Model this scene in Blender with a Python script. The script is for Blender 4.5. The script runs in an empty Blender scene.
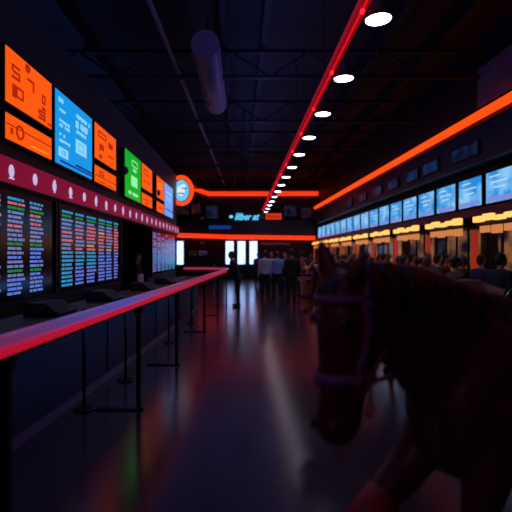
import bpy, bmesh, math, random
from mathutils import Vector, Matrix, Euler
random.seed(7)
SC = bpy.context.scene
COL = SC.collection
PI = math.pi
H = 1.55           # eye height

# ------------------------------------------------------------------ materials
def lin(c):
    return tuple(((v/255)/12.92 if v/255 <= .04045 else ((v/255+.055)/1.055)**2.4) for v in c)
MATS = {}
def mat(name, rgb=(40,40,40), rough=.6, metal=0, emit=None, es=1.0, noise=None, bump=0, spec=.5, coat=0):
    if name in MATS: return MATS[name]
    m = bpy.data.materials.new(name); m.use_nodes = True
    nt = m.node_tree; b = nt.nodes['Principled BSDF']
    c = lin(rgb)
    b.inputs['Base Color'].default_value = (*c, 1)
    b.inputs['Roughness'].default_value = rough
    b.inputs['Metallic'].default_value = metal
    b.inputs['Specular IOR Level'].default_value = spec
    b.inputs['Coat Weight'].default_value = coat
    if emit:
        b.inputs['Specular IOR Level'].default_value = .12
        if max(emit) > 60: b.inputs['Base Color'].default_value = (*[v*.25 for v in c], 1)
        b.inputs['Emission Color'].default_value = (*lin(emit), 1)
        b.inputs['Emission Strength'].default_value = es
    if noise:
        sc_, amt = noise
        tc = nt.nodes.new('ShaderNodeTexCoord'); n = nt.nodes.new('ShaderNodeTexNoise')
        n.inputs['Scale'].default_value = sc_; n.inputs['Detail'].default_value = 5
        nt.links.new(tc.outputs['Object'], n.inputs['Vector'])
        mx = nt.nodes.new('ShaderNodeMix'); mx.data_type = 'RGBA'
        mx.inputs['A'].default_value = (*[v*(1-amt) for v in c], 1)
        mx.inputs['B'].default_value = (*[min(1, v*(1+amt)) for v in c], 1)
        nt.links.new(n.outputs['Fac'], mx.inputs['Factor'])
        nt.links.new(mx.outputs['Result'], b.inputs['Base Color'])
        if bump:
            bp = nt.nodes.new('ShaderNodeBump'); bp.inputs['Strength'].default_value = bump
            bp.inputs['Distance'].default_value = .02
            nt.links.new(n.outputs['Fac'], bp.inputs['Height']); nt.links.new(bp.outputs['Normal'], b.inputs['Normal'])
    MATS[name] = m
    return m

def mat_screen(name, ca, cb, scale, es=1.0):
    """lit screen showing a soft picture of two colours"""
    m = mat(name, (3,3,5), .3, spec=.15)
    nt = m.node_tree; b = nt.nodes['Principled BSDF']
    tc = nt.nodes.new('ShaderNodeTexCoord'); n = nt.nodes.new('ShaderNodeTexNoise')
    n.inputs['Scale'].default_value = scale; n.inputs['Detail'].default_value = 2
    n.noise_dimensions = '4D'
    oi = nt.nodes.new('ShaderNodeObjectInfo'); mu = nt.nodes.new('ShaderNodeMath'); mu.operation = 'MULTIPLY'
    mu.inputs[1].default_value = 40
    nt.links.new(oi.outputs['Random'], mu.inputs[0]); nt.links.new(mu.outputs[0], n.inputs['W'])
    nt.links.new(tc.outputs['Object'], n.inputs['Vector'])
    r = nt.nodes.new('ShaderNodeValToRGB')
    r.color_ramp.elements[0].position = .38; r.color_ramp.elements[0].color = (*lin(ca), 1)
    r.color_ramp.elements[1].position = .66; r.color_ramp.elements[1].color = (*lin(cb), 1)
    nt.links.new(n.outputs['Fac'], r.inputs['Fac']); nt.links.new(r.outputs['Color'], b.inputs['Emission Color'])
    b.inputs['Emission Strength'].default_value = es
    return m

M_black = mat('black_metal', (16,16,22), .45, .6)
M_dark = mat('dark_panel', (15,16,27), .55, noise=(3,.2))
M_wall = mat('dark_wall_paint', (26,27,42), .6, noise=(2,.25))
M_ceil = mat('ceiling_paint', (16,18,32), .8, noise=(1.5,.3))
M_steel = mat('painted_steel', (20,22,40), .75, .2)
M_duct = mat('duct_metal', (104,96,128), .5, .3)
M_orange = mat('orange_screen', (10,4,2), .4, emit=(255,90,6), es=1.0)
M_orange_dk = mat('orange_screen_mark', (10,4,2), .5, emit=(176,36,4), es=1)
M_orange_lt = mat('orange_screen_highlight', (10,4,2), .5, emit=(255,150,60), es=1)
M_blue = mat('blue_screen', (4,8,12), .4, emit=(18,150,232), es=1)
M_blue_lt = mat('pale_screen_mark', (4,8,12), .4, emit=(140,215,250), es=1)
M_blue_dk = mat('navy_screen_mark', (4,8,12), .4, emit=(10,50,120), es=1)
M_green = mat('green_screen', (4,12,4), .4, emit=(10,170,40), es=1)
M_green_lt = mat('mint_screen_mark', (4,12,4), .4, emit=(150,245,160), es=1)
M_lilac = mat('lilac_screen', (4,8,12), .4, emit=(110,160,245), es=1)
M_neon = mat('orange_neon', (30,5,2), .4, emit=(255,72,16), es=1.35)
M_neonR = mat('red_neon', (30,5,2), .4, emit=(255,52,18), es=1.3)
M_band = mat('crimson_sign', (70,10,30), .4, emit=(138,14,54), es=.75)
M_mark = mat('white_sign_mark', (200,200,220), .4, emit=(205,190,235), es=.9)
M_lamp = mat('lamp_white', (255,255,255), .4, emit=(238,236,255), es=9)
M_dlight = mat('daylight_glass', (200,220,255), .3, emit=(158,190,255), es=2.7)
M_blue_neon = mat('cyan_neon', (10,40,50), .4, emit=(95,205,245), es=1.3)
M_warm = mat('warm_light', (255,200,130), .4, emit=(255,172,88), es=1.7)
M_gold = mat('dim_warm_cell', (160,100,50), .4, emit=(225,140,80), es=.8)
M_rail_top = mat('rail_top_painted_reflection', (120,60,90), .3, .5)
M_rail_led = mat('rail_red_strip', (120,10,30), .35, emit=(196,18,52), es=.75)
M_redled = mat('red_led', (90,5,10), .4, emit=(225,14,26), es=1.1)
M_redled_dim = mat('red_beam_paint_glow', (150,14,26), .45, .2, emit=(150,8,24), es=.7)  # red glow on the beam put in as emission over red paint
M_counter = mat('navy_counter_front', (22,52,84), .45, noise=(4,.15))
M_kick = mat('grey_kick_strip', (120,105,130), .5)

# floor: dark polished stone
M_floor = mat('polished_floor', (50,44,58), .23, noise=(1.2,.15), spec=.4)
_nt = M_floor.node_tree; _b = _nt.nodes['Principled BSDF']
_n = _nt.nodes.new('ShaderNodeTexNoise'); _n.inputs['Scale'].default_value = 2.2; _n.inputs['Detail'].default_value = 6
_tc = _nt.nodes.new('ShaderNodeTexCoord'); _nt.links.new(_tc.outputs['Object'], _n.inputs['Vector'])
_mr = _nt.nodes.new('ShaderNodeMapRange'); _mr.inputs['To Min'].default_value = .13; _mr.inputs['To Max'].default_value = .24
_nt.links.new(_n.outputs['Fac'], _mr.inputs['Value']); _nt.links.new(_mr.outputs['Result'], _b.inputs['Roughness'])

# ------------------------------------------------------------------ mesh helpers
class MB:
    def __init__(s): s.bm = bmesh.new(); s.mi = 0
    def _f(s, vs, smooth=False):
        try:
            f = s.bm.faces.new(vs); f.material_index = s.mi; f.smooth = smooth
        except ValueError: pass
    def box(s, x0, x1, y0, y1, z0, z1):
        v = [s.bm.verts.new((x, y, z)) for z in (z0, z1) for y in (y0, y1) for x in (x0, x1)]
        for q in ((0,2,3,1),(4,5,7,6),(0,1,5,4),(2,6,7,3),(1,3,7,5),(0,4,6,2)): s._f([v[i] for i in q])
        return s
    def rings(s, rings, caps=True, smooth=True, closed=False):
        vr = [[s.bm.verts.new(p) for p in r] for r in rings]
        n = len(vr[0]); m = len(vr)
        for i in range(m if closed else m-1):
            a, b = vr[i], vr[(i+1) % m]
            for k in range(n): s._f([a[k], a[(k+1) % n], b[(k+1) % n], b[k]], smooth)
        if caps and not closed:
            s._f(list(reversed(vr[0])), False); s._f(vr[-1], False)
        return s
    def tube(s, pts, r, n=10, closed=False, caps=True):
        pts = [Vector(p) for p in pts]; out = []; m = len(pts)
        rr = r if isinstance(r, (list, tuple)) else [r]*m
        up = None
        for i, p in enumerate(pts):
            if closed: t = pts[(i+1) % m]-pts[i-1]
            else: t = pts[min(i+1, m-1)]-pts[max(i-1, 0)]
            t.normalize()
            if up is None:
                up = Vector((0,0,1)) if abs(t.z) < .9 else Vector((1,0,0))
            a = t.cross(up)
            if a.length < 1e-4: a = t.cross(Vector((0,1,0)))
            a.normalize(); b = a.cross(t).normalized(); up = b
            out.append([p+a*math.cos(2*PI*k/n)*rr[i]+b*math.sin(2*PI*k/n)*rr[i] for k in range(n)])
        return s.rings(out, caps=caps, closed=closed)
    def sweep(s, path, prof):
        """path of (x,y) points; prof of (n,z) points, n along the right-hand normal"""
        m = len(path); out = []
        for i in range(m):
            a = Vector(path[max(i-1,0)]); b = Vector(path[min(i+1,m-1)])
            t = (b-a).normalized(); nr = Vector((t.y, -t.x)); p = Vector(path[i])
            out.append([(p.x+nr.x*q, p.y+nr.y*q, z) for q, z in prof])
        return s.rings(out, smooth=False)
    def cyl(s, x, y, z0, z1, r, r1=None, n=20):
        r1 = r if r1 is None else r1
        return s.rings([[(x+math.cos(2*PI*k/n)*q, y+math.sin(2*PI*k/n)*q, z) for k in range(n)] for q, z in ((r,z0),(r1,z1))])
    def ell(s, c, rx, ry, rz, n=14, m=9, rot=None):
        c = Vector(c); rot = rot or Matrix.Identity(3); out = []
        for i in range(m+1):
            a = -PI/2+PI*i/m; ca = max(math.cos(a), .02)
            out.append([c+rot@Vector((rx*ca*math.cos(2*PI*k/n), ry*ca*math.sin(2*PI*k/n), rz*math.sin(a))) for k in range(n)])
        return s.rings(out)
    def build(s, name, mats, parent=None, loc=(0,0,0), rz=0, bevel=0):
        bmesh.ops.recalc_face_normals(s.bm, faces=s.bm.faces)
        me = bpy.data.meshes.new(name); s.bm.to_mesh(me); s.bm.free()
        if not isinstance(mats, (list, tuple)): mats = [mats]
        for m in mats: me.materials.append(m)
        o = bpy.data.objects.new(name, me); COL.objects.link(o)
        o.parent = parent; o.location = loc; o.rotation_euler = (0,0,rz)
        if bevel:
            md = o.modifiers.new('bevel', 'BEVEL'); md.width = bevel; md.segments = 2; md.limit_method = 'ANGLE'
        return o

def tag(o, label, cat, group=None, kind=None):
    if label: o['label'] = label
    if cat: o['category'] = cat
    if group: o['group'] = group
    if kind: o['kind'] = kind
    return o
def struct(o, label=None):
    o['kind'] = 'structure'
    if label: o['label'] = label
    return o
def empty(name, loc=(0,0,0), rz=0, s=1):
    o = bpy.data.objects.new(name, None); COL.objects.link(o)
    o.empty_display_size = .2
    o.location = loc; o.rotation_euler = (0,0,rz); o.scale = (s,s,s)
    return o
def copy_tree(o, parent=None):
    c = o.copy(); COL.objects.link(c); c.parent = parent
    for ch in list(o.children): copy_tree(ch, c)
    return c
ORD = ['nearest','second','third','fourth','fifth','sixth','seventh','eighth','ninth','tenth','eleventh','twelfth',
       'thirteenth','fourteenth','fifteenth','sixteenth','seventeenth','eighteenth','nineteenth','twentieth']

# ------------------------------------------------------------------ camera
cam = bpy.data.cameras.new('camera'); camo = bpy.data.objects.new('camera', cam); COL.objects.link(camo)
camo.location = (0,0,H); camo.rotation_euler = (PI/2, 0, 0)
cam.sensor_width = 36; cam.lens = 443/512*36
cam.shift_x = 16/512
cam.clip_start = .05; cam.clip_end = 200
cam.dof.use_dof = True; cam.dof.focus_distance = 5.0; cam.dof.aperture_fstop = 1.25
SC.camera = camo

# ------------------------------------------------------------------ room shell
YB = 30.0
struct(MB().box(-7.5,7.5,-3.2,YB+3,-.2,0).build('floor', M_floor))
struct(MB().box(-7.7,7.7,-3.4,YB+3.2,6.7,6.9).build('ceiling', M_ceil))
struct(MB().box(-7.7,-7.5,-3.2,YB+3,0,6.7).build('wall_far_left', M_wall))
struct(MB().box(-7.7,7.7,-3.4,-3.2,-.2,6.7).build('wall_behind', M_wall))

LA = math.atan(10/443)             # the side walls close in slightly
LR = (-2.8, 0, 0); LRZ = -LA       # local frame of the left board wall: +x into the room, +y away from the camera
RR = (5.9, 0, 0); RRZ = LA         # right wall: -x into the room

m = MB()
m.box(-.35,0,-3.0,9.55,0,4.55); m.box(-.35,0,12.2,16.85,0,4.55); m.box(-.35,0,9.55,12.2,2.32,4.55)
wl = struct(m.build('wall_left', M_dark, None, LR, LRZ))
struct(MB().box(-2.6,-2.5,9.0,13,0,2.6).build('wall_left_doorway_back', M_ceil, None, LR, LRZ))
struct(MB().box(-4.75,-.35,16.7,16.85,0,4.55).build('wall_left_end', M_wall, None, LR, LRZ))
struct(MB().box(-4.75,-.0,-3.0,16.85,4.55,4.65).build('trim_1', M_black, None, LR, LRZ))
wr = struct(MB().box(0,.3,-3.1,YB+1.2,0,6.7).build('wall_right', M_wall, None, RR, RRZ))

# back wall with door openings: X at the back = (px-240)/443*YB
def bx(px, Y=YB): return (px-240)/443*Y
def bz(py, Y=YB): return H+(256-py)/443*Y
m = MB()
doors = [(225,234.3),(237,246),(249,258)]
xs = [-7.5, bx(175.5)] + [bx(184)] + [v for a in doors for v in (bx(a[0]), bx(a[1]))] + [7.5]
m.box(xs[0],xs[1],YB,YB+.3,0,2.6)
m.box(xs[1],xs[2],YB,YB+.3,0,.85)
m.box(xs[2],xs[3],YB,YB+.3,0,2.6)
m.box(xs[4],xs[5],YB,YB+.3,0,2.6); m.box(xs[6],xs[7],YB,YB+.3,0,2.6); m.box(xs[8],xs[9],YB,YB+.3,0,2.6)
m.box(xs[0],xs[9],YB,YB+.3,2.6,6.7)
wb = struct(m.build('wall_back', M_wall))
def glazed(name, x0, x1, z0, z1, y=YB+.12):
    f = MB(); t = .05
    f.box(x0,x0+t,y-.06,y+.06,z0,z1); f.box(x1-t,x1,y-.06,y+.06,z0,z1); f.box(x0+t,x1-t,y-.06,y+.06,z1-t,z1); f.box(x0+t,x1-t,y-.06,y+.06,z0,z0+t)
    o = struct(f.build(name, M_black)); zp = z0+t
    if z0 == 0:
        MB().box(x0+t,x1-t,y-.03,y+.03,t,1.0).build('lower_panel', M_dark, o); zp = 1.0
    MB().box(x0+t,x1-t,y-.015,y+.015,zp,z1-t).build('pane', M_dlight, o)
    return o
for i, (a, b) in enumerate(doors):
    d = glazed('door_%d' % (i+1), bx(a), bx(b), 0, 2.6)
    x = bx(b)-.12
    MB().tube([(x,YB,.95),(x,YB-.03,1.0),(x,YB-.03,1.35),(x,YB,1.4)], .015).build('door_handle', M_steel, d)
glazed('window_1', xs[1], xs[2], .85, 2.6)

# ceiling trusses, joists and pipes
def truss(y, z0=5.75, z1=6.35):
    m = MB(); x0, x1 = -7.4, 7.0
    for z in (z0, z1): m.box(x0,x1,y-.05,y+.05,z-.04,z+.04)
    n = 16; st = (x1-x0)/n
    for k in range(n):
        a = x0+k*st
        m.tube([(a,y,z0 if k%2 else z1),(a+st,y,z1 if k%2 else z0)], .028, 6)
    m.box(x0,x0+.1,y-.05,y+.05,z0,6.7); m.box(x1-.1,x1,y-.05,y+.05,z0,6.7)
    return m
for i in range(8):
    y = 3.6+i*3.4
    o = truss(y).build('ceiling_truss', M_steel)
    tag(o, 'navy steel lattice truss spanning the ceiling, %s from the front' % ('first' if i == 0 else ORD[i]), 'truss', 'ceiling trusses')
for k, x in enumerate((-5.6,-3.6,-.35,.55,3.3,4.6)):
    struct(MB().box(x-.07,x+.07,-3,YB,6.42,6.7).build('ceiling_joist', M_steel))
o = MB().tube([(-1.62,4.5,H+4.35),(-1.55,7.6,H+4.35),(-1.18,19.3,H+4.35),(-.95,27,H+4.35)], .045).build('ceiling_pipe', M_duct)
for y in (7.2,14,20.8): MB().tube([(-1.6+(y-7)*.032,y,H+4.35),(-1.6+(y-7)*.032,y,6.7)], .012, 6).build('hanger', M_black, o)
tag(o, 'thin pale pipe running lengthwise under the dark ceiling', 'pipe')
du = MB(); ang=0
du.tube([(-.7,8.9,5.81),(-.66,12.4,5.8)], .29, 20)
du = du.build('air_duct', M_duct)
for y in (9.3,10.5,11.7):
    MB().tube([(-.70+math.cos(a)*.295, y, 5.82+math.sin(a)*.295) for a in [2*PI*k/20 for k in range(20)]], .012, 6, closed=True).build('seam_ring', M_duct, du)
for y in (9.6,12.0): MB().cyl(-.7,y,6.08,6.7,.02).build('hanger', M_black, du)
tag(du, 'pale round air duct ending in mid air under the ceiling trusses', 'duct')
sp = empty('hanging_speaker', (.12,15.5,4.5))
MB().box(-.14,.14,-.12,.12,0,1.15).build('cabinet', M_steel, sp, bevel=.02)
MB().box(-.11,.11,-.135,-.12,.06,1.09).build('grille', M_dark, sp)
MB().cyl(0,0,1.15,2.2,.02).build('hanger', M_black, sp)
tag(sp, 'small grey column loudspeaker hanging near the hall centre line', 'loudspeaker')

# red lit beam with downlights
def zx(r, dz): return r*dz
BZ = H+3.12; BX = .49*3.12
beam = empty('lighting_beam', (BX,0,BZ))
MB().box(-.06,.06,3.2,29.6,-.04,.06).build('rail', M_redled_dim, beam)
MB().box(-.012,.012,3.2,29.6,-.05,-.04).build('led_strip', M_redled, beam)
m = MB()
for y in range(4,30,4): m.cyl(0,y,.05,6.7-BZ,.012,n=8)
m.build('hanger', M_black, beam)
tag(beam, 'long red lit track beam running down the ceiling beside the downlights', 'beam')
LX, LZ = 1.73, H+2.95
proto = None
ys = [5.54+1.85*i for i in range(14)]
for i, y in enumerate(ys):
    if proto is None:
        r = empty('ceiling_downlight')
        n = 28
        prof = [(.075,.34),(.10,.33),(.105,.12),(.175,.0),(.165,.0),(.155,.02)]
        MB().rings([[(math.cos(2*PI*k/n)*q, math.sin(2*PI*k/n)*q, z) for k in range(n)] for q, z in prof], caps=False).build('housing', mat('can_grey', (70,66,80), .5, .3), r)
        MB().cyl(0,0,.335,.345,.076).build('housing_lid', MATS['can_grey'], r)
        MB().cyl(0,0,.008,.022,.156,n=28).build('lens', M_lamp, r)
        m = MB(); m.tube([(0,0,.345),(0,0,.42),(-.2,0,.42),(-.2,0,.2)], .014, 8); m.build('bracket', M_black, r)
        MB().ell((-.2,0,.11),.03,.05,.035).build('indicator', mat('red_clamp', (90,5,10), .4, emit=(255,30,35), es=2.2), r)
        proto = r; o = r
    else: o = copy_tree(proto)
    o.location = (LX, y, LZ)
    tag(o, 'round white ceiling downlight beside the red beam, %s in the row' % ORD[i], 'ceiling light', 'downlights along the red beam')
    if i < 14:
        l = bpy.data.lights.new('downlight_lamp', 'SPOT'); l.energy = 50; l.spot_size = 2.0; l.spot_blend = 1; l.color = (.66,.66,1); l.shadow_soft_size = .12
        lo = bpy.data.objects.new('downlight_lamp', l); COL.objects.link(lo); lo.location = (LX, y, LZ-.03)

# ------------------------------------------------------------------ back wall furniture
o = MB()
py = YB-.22
o.tube([(bx(188),py,bz(186.5)),(bx(197),py,bz(190)),(bx(209),py,bz(194.2)),(bx(260),py,bz(194.2)),(bx(325),py,bz(194.0))], .15, 12)
o = o.build('neon_tube', M_neonR)
tag(o, 'orange red neon line high on the back wall with a bent left end', 'neon light')
py = 29.3
o = MB().tube([(bx(171,py),py,bz(235,py)),(bx(230,py),py,bz(237,py)),(bx(315,py),py,bz(238,py))], .14, 12).build('neon_tube', M_neonR)
tag(o, 'orange red neon line low on the back wall above the glass doors', 'neon light')
# mezzanine parapet
pz0, pz1 = 2.95, 3.95
pp = MB(); pp.box(-4.6,5.2,YB-.5,YB-.0,pz0+.05,pz1); pp = struct(pp.build('wall_back_parapet', mat('parapet_blue', (36,40,66), .45)))
MB().box(-4.6,5.2,YB-.54,YB-.5,pz1-.02,pz1+.06).build('parapet_cap', M_steel, pp)
# neon script
def text_mesh(txt, size, matl, name, parent, loc, rot, shear=0, extrude=.02, bold=0, sx=1):
    cu = bpy.data.curves.new('t', 'FONT'); cu.body = txt; cu.size = size; cu.shear = shear; cu.extrude = extrude; cu.offset = bold
    cu.align_x = 'CENTER'; cu.align_y = 'CENTER'; cu.resolution_u = 3
    t = bpy.data.objects.new('t', cu); COL.objects.link(t)
    bpy.context.view_layer.update()
    me = bpy.data.meshes.new_from_object(t.evaluated_get(bpy.context.evaluated_depsgraph_get()))
    bpy.data.objects.remove(t)
    me.materials.clear(); me.materials.append(matl)
    o = bpy.data.objects.new(name, me); COL.objects.link(o); o.parent = parent; o.location = loc; o.rotation_euler = rot
    o.scale = (sx,1,1)
    return o
ns = empty('neon_script_sign', (bx(244.5,29.4),29.4,bz(217,29.4)))
text_mesh('Illber at', .62, M_blue_neon, 'lettering', ns, (.12,0,0), (PI/2,0,0), .35, .03, .012, .82)
MB().ell((-.88,0,.02),.13,.04,.10).build('dot', M_blue_neon, ns)
MB().box(-.95,.95,.04,.07,-.04,.04).build('mounting_bar', M_black, ns)
m = MB(); m.box(-.8,-.76,.04,.6,-.03,.03); m.box(.76,.8,.04,.6,-.03,.03); m.build('bracket', M_black, ns)
tag(ns, 'glowing cyan script neon sign in the middle of the back wall', 'neon sign')
rs = empty('light_box_sign', (bx(273.5,29.4),29.4,bz(216.5,29.4)))
MB().box(-.56,.56,-.06,.55,-.24,.24).build('box', M_black, rs, bevel=.02)
MB().box(-.52,.52,-.075,-.06,-.2,.2).build('face', mat('red_orange_face', (20,4,2), .4, emit=(225,58,26), es=.9), rs)
m = MB()
for k in range(6): m.box(-.42+k*.14,-.34+k*.14+(k%2)*.02,-.085,-.075,-.1,.1-(k%3)*.03)
m.build('lettering', mat('dark_red_mark', (20,4,2), .5, emit=(150,24,12), es=.8), rs)
tag(rs, 'small orange light box sign right of the cyan neon sign', 'sign')
# dim pictures on the back wall
pics = [(183,209,14,13,(40,24,34)),(196,209,10,12,(60,22,22)),(212,212,13,14,(30,36,70)),(202,219.5,9,6,(100,30,26)),(290,211,14,12,(34,32,58)),(306,213,12,12,(46,26,44))]
cols = ['dark plum','dim maroon','dim navy','small red','dusky blue','dusky violet']
for i, (px, py_, w, h_, c) in enumerate(pics):
    e = empty('framed_picture', (bx(px),YB-.02,bz(py_)))
    W = w/443*YB/2; Hh = h_/443*YB/2
    if i == 3: W *= .6
    MB().box(-W,W,-.05,0,-Hh,Hh).build('frame', M_black, e)
    pm = mat_screen('picture_%d' % i, tuple(int(v*.4) for v in c), c, 2.2, .9); MB().box(-W+.05,W-.05,-.06,-.05,-Hh+.05,Hh-.05).build('picture', pm, e)
    tag(e, '%s backlit picture on the upper back wall, %s' % (cols[i], ['beside the round crest sign','second from the crest sign','left of the cyan neon sign','left above the blue lit strip','right of the small orange sign','nearest the right corner'][i]), 'picture')
bl = MB().box(bx(209,29.4),bx(231,29.4),29.38,29.48,bz(229,29.4),bz(225.5,29.4)).build('blue_light_strip', mat('blue_strip', (8,20,60), .4, emit=(16,60,140), es=.8))
tag(bl, 'short dim blue light strip on the balcony front below the cyan sign', 'light strip')
# lower back wall: dim lettering and posters
ls = empty('wall_lettering', (bx(276),YB-.01,bz(243.5)))
m = MB(); random.seed(3); x = -1.0
while x < 1.0:
    w = random.choice((.07,.09,.11)); hh = random.choice((.07,.09))
    m.box(x,x+w*.35,-.03,0,-hh,hh); m.box(x,x+w,-.03,0,hh-.03,hh) if random.random() < .5 else m.box(x,x+w,-.03,0,-hh,-hh+.03)
    x += w+.05
m.build('lettering', mat('dim_pink_letters', (120,80,100), .5, emit=(110,62,92), es=.7), ls)
tag(ls, 'row of dim pink capital lettering right of the glass doors', 'sign')
for i, (px, py_, c, l) in enumerate([(203,253,(70,52,84),'pale lilac notice'),(193,253,(62,34,44),'dull brown notice'),(201,243,(80,30,42),'thin red notice')]):
    e = empty('wall_notice', (bx(px),YB-.005,bz(py_))); W, Hh = (.32,.2) if i < 2 else (.3,.09)
    MB().box(-W,W,-.03,0,-Hh,Hh).build('backing', M_black, e)
    MB().box(-W+.03,W-.03,-.035,-.03,-Hh+.03,Hh-.03).build('sheet', mat_screen('notice_%d' % i, tuple(v//3 for v in c), c, 5, .7), e)
    tag(e, l+' on the back wall left of the glass doors', 'notice')
# far counter by the back wall (left)
fc = MB().box(-4.3,-1.6,27.2,27.9,0,1.02).build('service_counter', M_dark); tag(fc, 'dark low counter under the bright back window', 'counter')

# ------------------------------------------------------------------ left wall screens
def lp(Y): return Y
def panel(name, y0, y1, z0, z1, base, marks, label, cat='screen'):
    y0 *= .968; y1 *= .968; z0 = H+(z0-H)*.968; z1 = H+(z1-H)*.968
    """marks: list of (ya,yb,za,zb,matl) in fractions of the panel"""
    e = empty(name, (0,0,0)); c = Matrix.Rotation(LRZ,4,'Z')@Vector((.09,(y0+y1)/2,0)); e.location = (LR[0]+c.x, c.y, (z0+z1)/2); e.rotation_euler = (0,0,LRZ)
    W = (y1-y0)/2; Hh = (z1-z0)/2
    MB().box(-.09,-.008,-W,W,-Hh,Hh).build('casing', M_black, e, bevel=.01)
    MB().box(-.008,.0,-W+.025,W-.025,-Hh+.025,Hh-.025).build('display', base, e)
    by = {}
    for (a, b, c_, d, mm, kind) in marks: by.setdefault(mm.name, (mm, []))[1].append((a,b,c_,d,kind))
    for mm, ls_ in by.values():
        m = MB()
        for a,b,c_,d,kind in ls_:
            ya, yb, za, zb = -W+a*2*W, -W+b*2*W, -Hh+c_*2*Hh, -Hh+d*2*Hh
            if kind == 'bar': m.box(0,.006,ya,yb,za,zb)
            elif kind == 'frame':
                t = .025
                m.box(0,.006,ya,yb,zb-t,zb); m.box(0,.006,ya,yb,za,za+t); m.box(0,.006,ya,ya+t,za+t,zb-t); m.box(0,.006,yb-t,yb,za+t,zb-t)
            elif kind == 'ring':
                cy, cz = (ya+yb)/2, (za+zb)/2; r = min(yb-ya, zb-za)/2
                m.tube([(.003,cy+math.cos(q)*r,cz+math.sin(q)*r) for q in [2*PI*k/14 for k in range(14)]], .014, 6, closed=True)
            elif kind == 'five':
                t = .03; zm = (za+zb)/2
                m.box(0,.006,ya,yb,zb-t,zb); m.box(0,.006,ya,ya+t,zm,zb-t); m.box(0,.006,ya+t,yb,zm-t/2,zm+t/2); m.box(0,.006,yb-t,yb,za,zm-t/2); m.box(0,.006,ya,yb-t,za,za+t)
            elif kind == 'seven':
                t = .03
                m.box(0,.006,ya,yb,zb-t,zb); m.box(0,.006,yb-t,yb,za,zb-t)
            elif kind == 'text':
                n = max(2, int((yb-ya)/.06)); st = (yb-ya)/n
                for k in range(n):
                    if random.random() < .85: m.box(0,.005,ya+k*st,ya+k*st+st*.7,za+(zb-za)*random.choice((0,.2)),zb)
        m.build('screen_marks', mm, e)
    return tag(e, label, cat)
random.seed(11)
Z0,Z1,Z2,Z3 = 2.88,3.23,3.31,4.0
O = M_orange_dk; OL = M_orange_lt
panel('menu_screen', 5.06,6.28,Z2,Z3,M_orange,[(.34,.5,.8,.92,O,'ring'),(.4,.44,.82,.9,O,'bar'),(.12,.27,.5,.74,O,'five'),(.42,.56,.5,.7,O,'seven'),(.13,.2,.18,.4,O,'bar'),(.2,.34,.2,.4,O,'frame'),(.74,.82,.42,.6,O,'frame'),(.74,.82,.3,.36,O,'bar'),(.66,.82,.1,.28,O,'five'),(.88,.96,.08,.12,O,'bar')],
      'large orange screen with dark figures, topmost at the left edge of the board wall')
panel('menu_screen', 5.06,6.28,Z0,Z1,M_orange,[(.03,.97,.56,.6,O,'bar'),(.2,.34,.25,.7,O,'ring'),(.1,.14,.3,.5,O,'bar'),(.5,.9,.2,.24,OL,'bar')],
      'wide orange screen with a dark ring under the large orange screen')
B = M_blue_lt; BD = M_blue_dk
panel('menu_screen', 6.36,7.88,Z0,Z3,M_blue,[(.52,.92,.80,.86,B,'text'),(.5,.85,.66,.76,B,'text'),(.52,.8,.58,.63,B,'text'),(.5,.8,.3,.5,B,'bar'),(.57,.72,.34,.46,M_blue,'frame'),
   (.08,.2,.84,.9,B,'text'),(.1,.25,.72,.76,B,'text'),(.1,.35,.58,.62,B,'text'),(.1,.35,.52,.56,B,'text'),(.1,.24,.4,.44,B,'text'),(.1,.36,.32,.36,B,'text'),(.08,.3,.13,.25,B,'bar'),(.14,.24,.16,.22,M_blue,'frame'),(.12,.97,.06,.085,BD,'bar'),(.5,.97,.1,.13,BD,'bar')],
      'tall blue screen with pale text between two orange screens')
panel('menu_screen', 7.98,9.28,Z2,Z3,M_orange,[(.15,.5,.66,.82,O,'frame'),(.2,.4,.3,.5,O,'text'),(.6,.8,.55,.7,O,'five'),(.2,.3,.1,.2,O,'bar'),(.6,.85,.3,.34,O,'bar')],
      'orange screen with faint figures right of the tall blue screen')
panel('menu_screen', 7.98,9.28,Z0,Z1,M_orange,[(.03,.97,.4,.45,O,'bar'),(.2,.4,.5,.75,O,'frame'),(.1,.9,.15,.2,O,'text')],
      'wide orange screen below the one right of the blue screen')
G = M_green_lt
panel('menu_screen', 9.92,11.38,Z0,Z3,M_green,[(.4,.75,.72,.86,G,'frame'),(.42,.7,.62,.68,G,'text'),(.36,.74,.3,.52,G,'bar'),(.2,.8,.1,.17,G,'text')],
      'tall bright green screen on the left board wall')
panel('menu_screen', 11.46,12.7,Z2,Z3,M_orange,[(.2,.6,.6,.8,O,'frame'),(.2,.8,.3,.36,O,'text')],'orange screen directly right of the green screen, upper one')
panel('menu_screen', 11.46,12.7,Z0,Z1,M_orange,[(.1,.9,.5,.56,O,'bar'),(.2,.7,.2,.3,O,'text')],'orange screen directly right of the green screen, lower one')
panel('menu_screen', 13.3,14.45,Z2,Z3,M_orange,[(.2,.7,.5,.7,OL,'frame')],'narrow orange screen left of the lilac screen, upper one')
panel('menu_screen', 13.3,14.45,Z0,Z1,M_orange,[(.2,.8,.4,.5,O,'text')],'narrow orange screen left of the lilac screen, lower one')
panel('menu_screen', 14.52,16.1,Z0,Z3,M_lilac,[(.2,.8,.7,.76,B,'text'),(.2,.7,.5,.6,B,'frame'),(.05,.95,.2,.23,BD,'bar')],'pale lilac blue screen at the far end of the board wall')

# sensors between the screens
for y, l in ((9.6,'between orange and green screens'),(13.0,'beside the far orange screens')):
    c = Matrix.Rotation(LRZ,4,'Z')@Vector((.0,y,0))
    e = empty('wall_spotlight', (LR[0]+c.x,c.y,3.4), LRZ)
    MB().box(0,.05,-.04,.04,-.05,.05).build('mount', M_black, e); MB().ell((.1,0,0),.07,.07,.09).build('globe', mat('dim_globe', (90,80,140), .4), e)
    tag(e, 'small violet globe fitting '+l, 'wall light')

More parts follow.
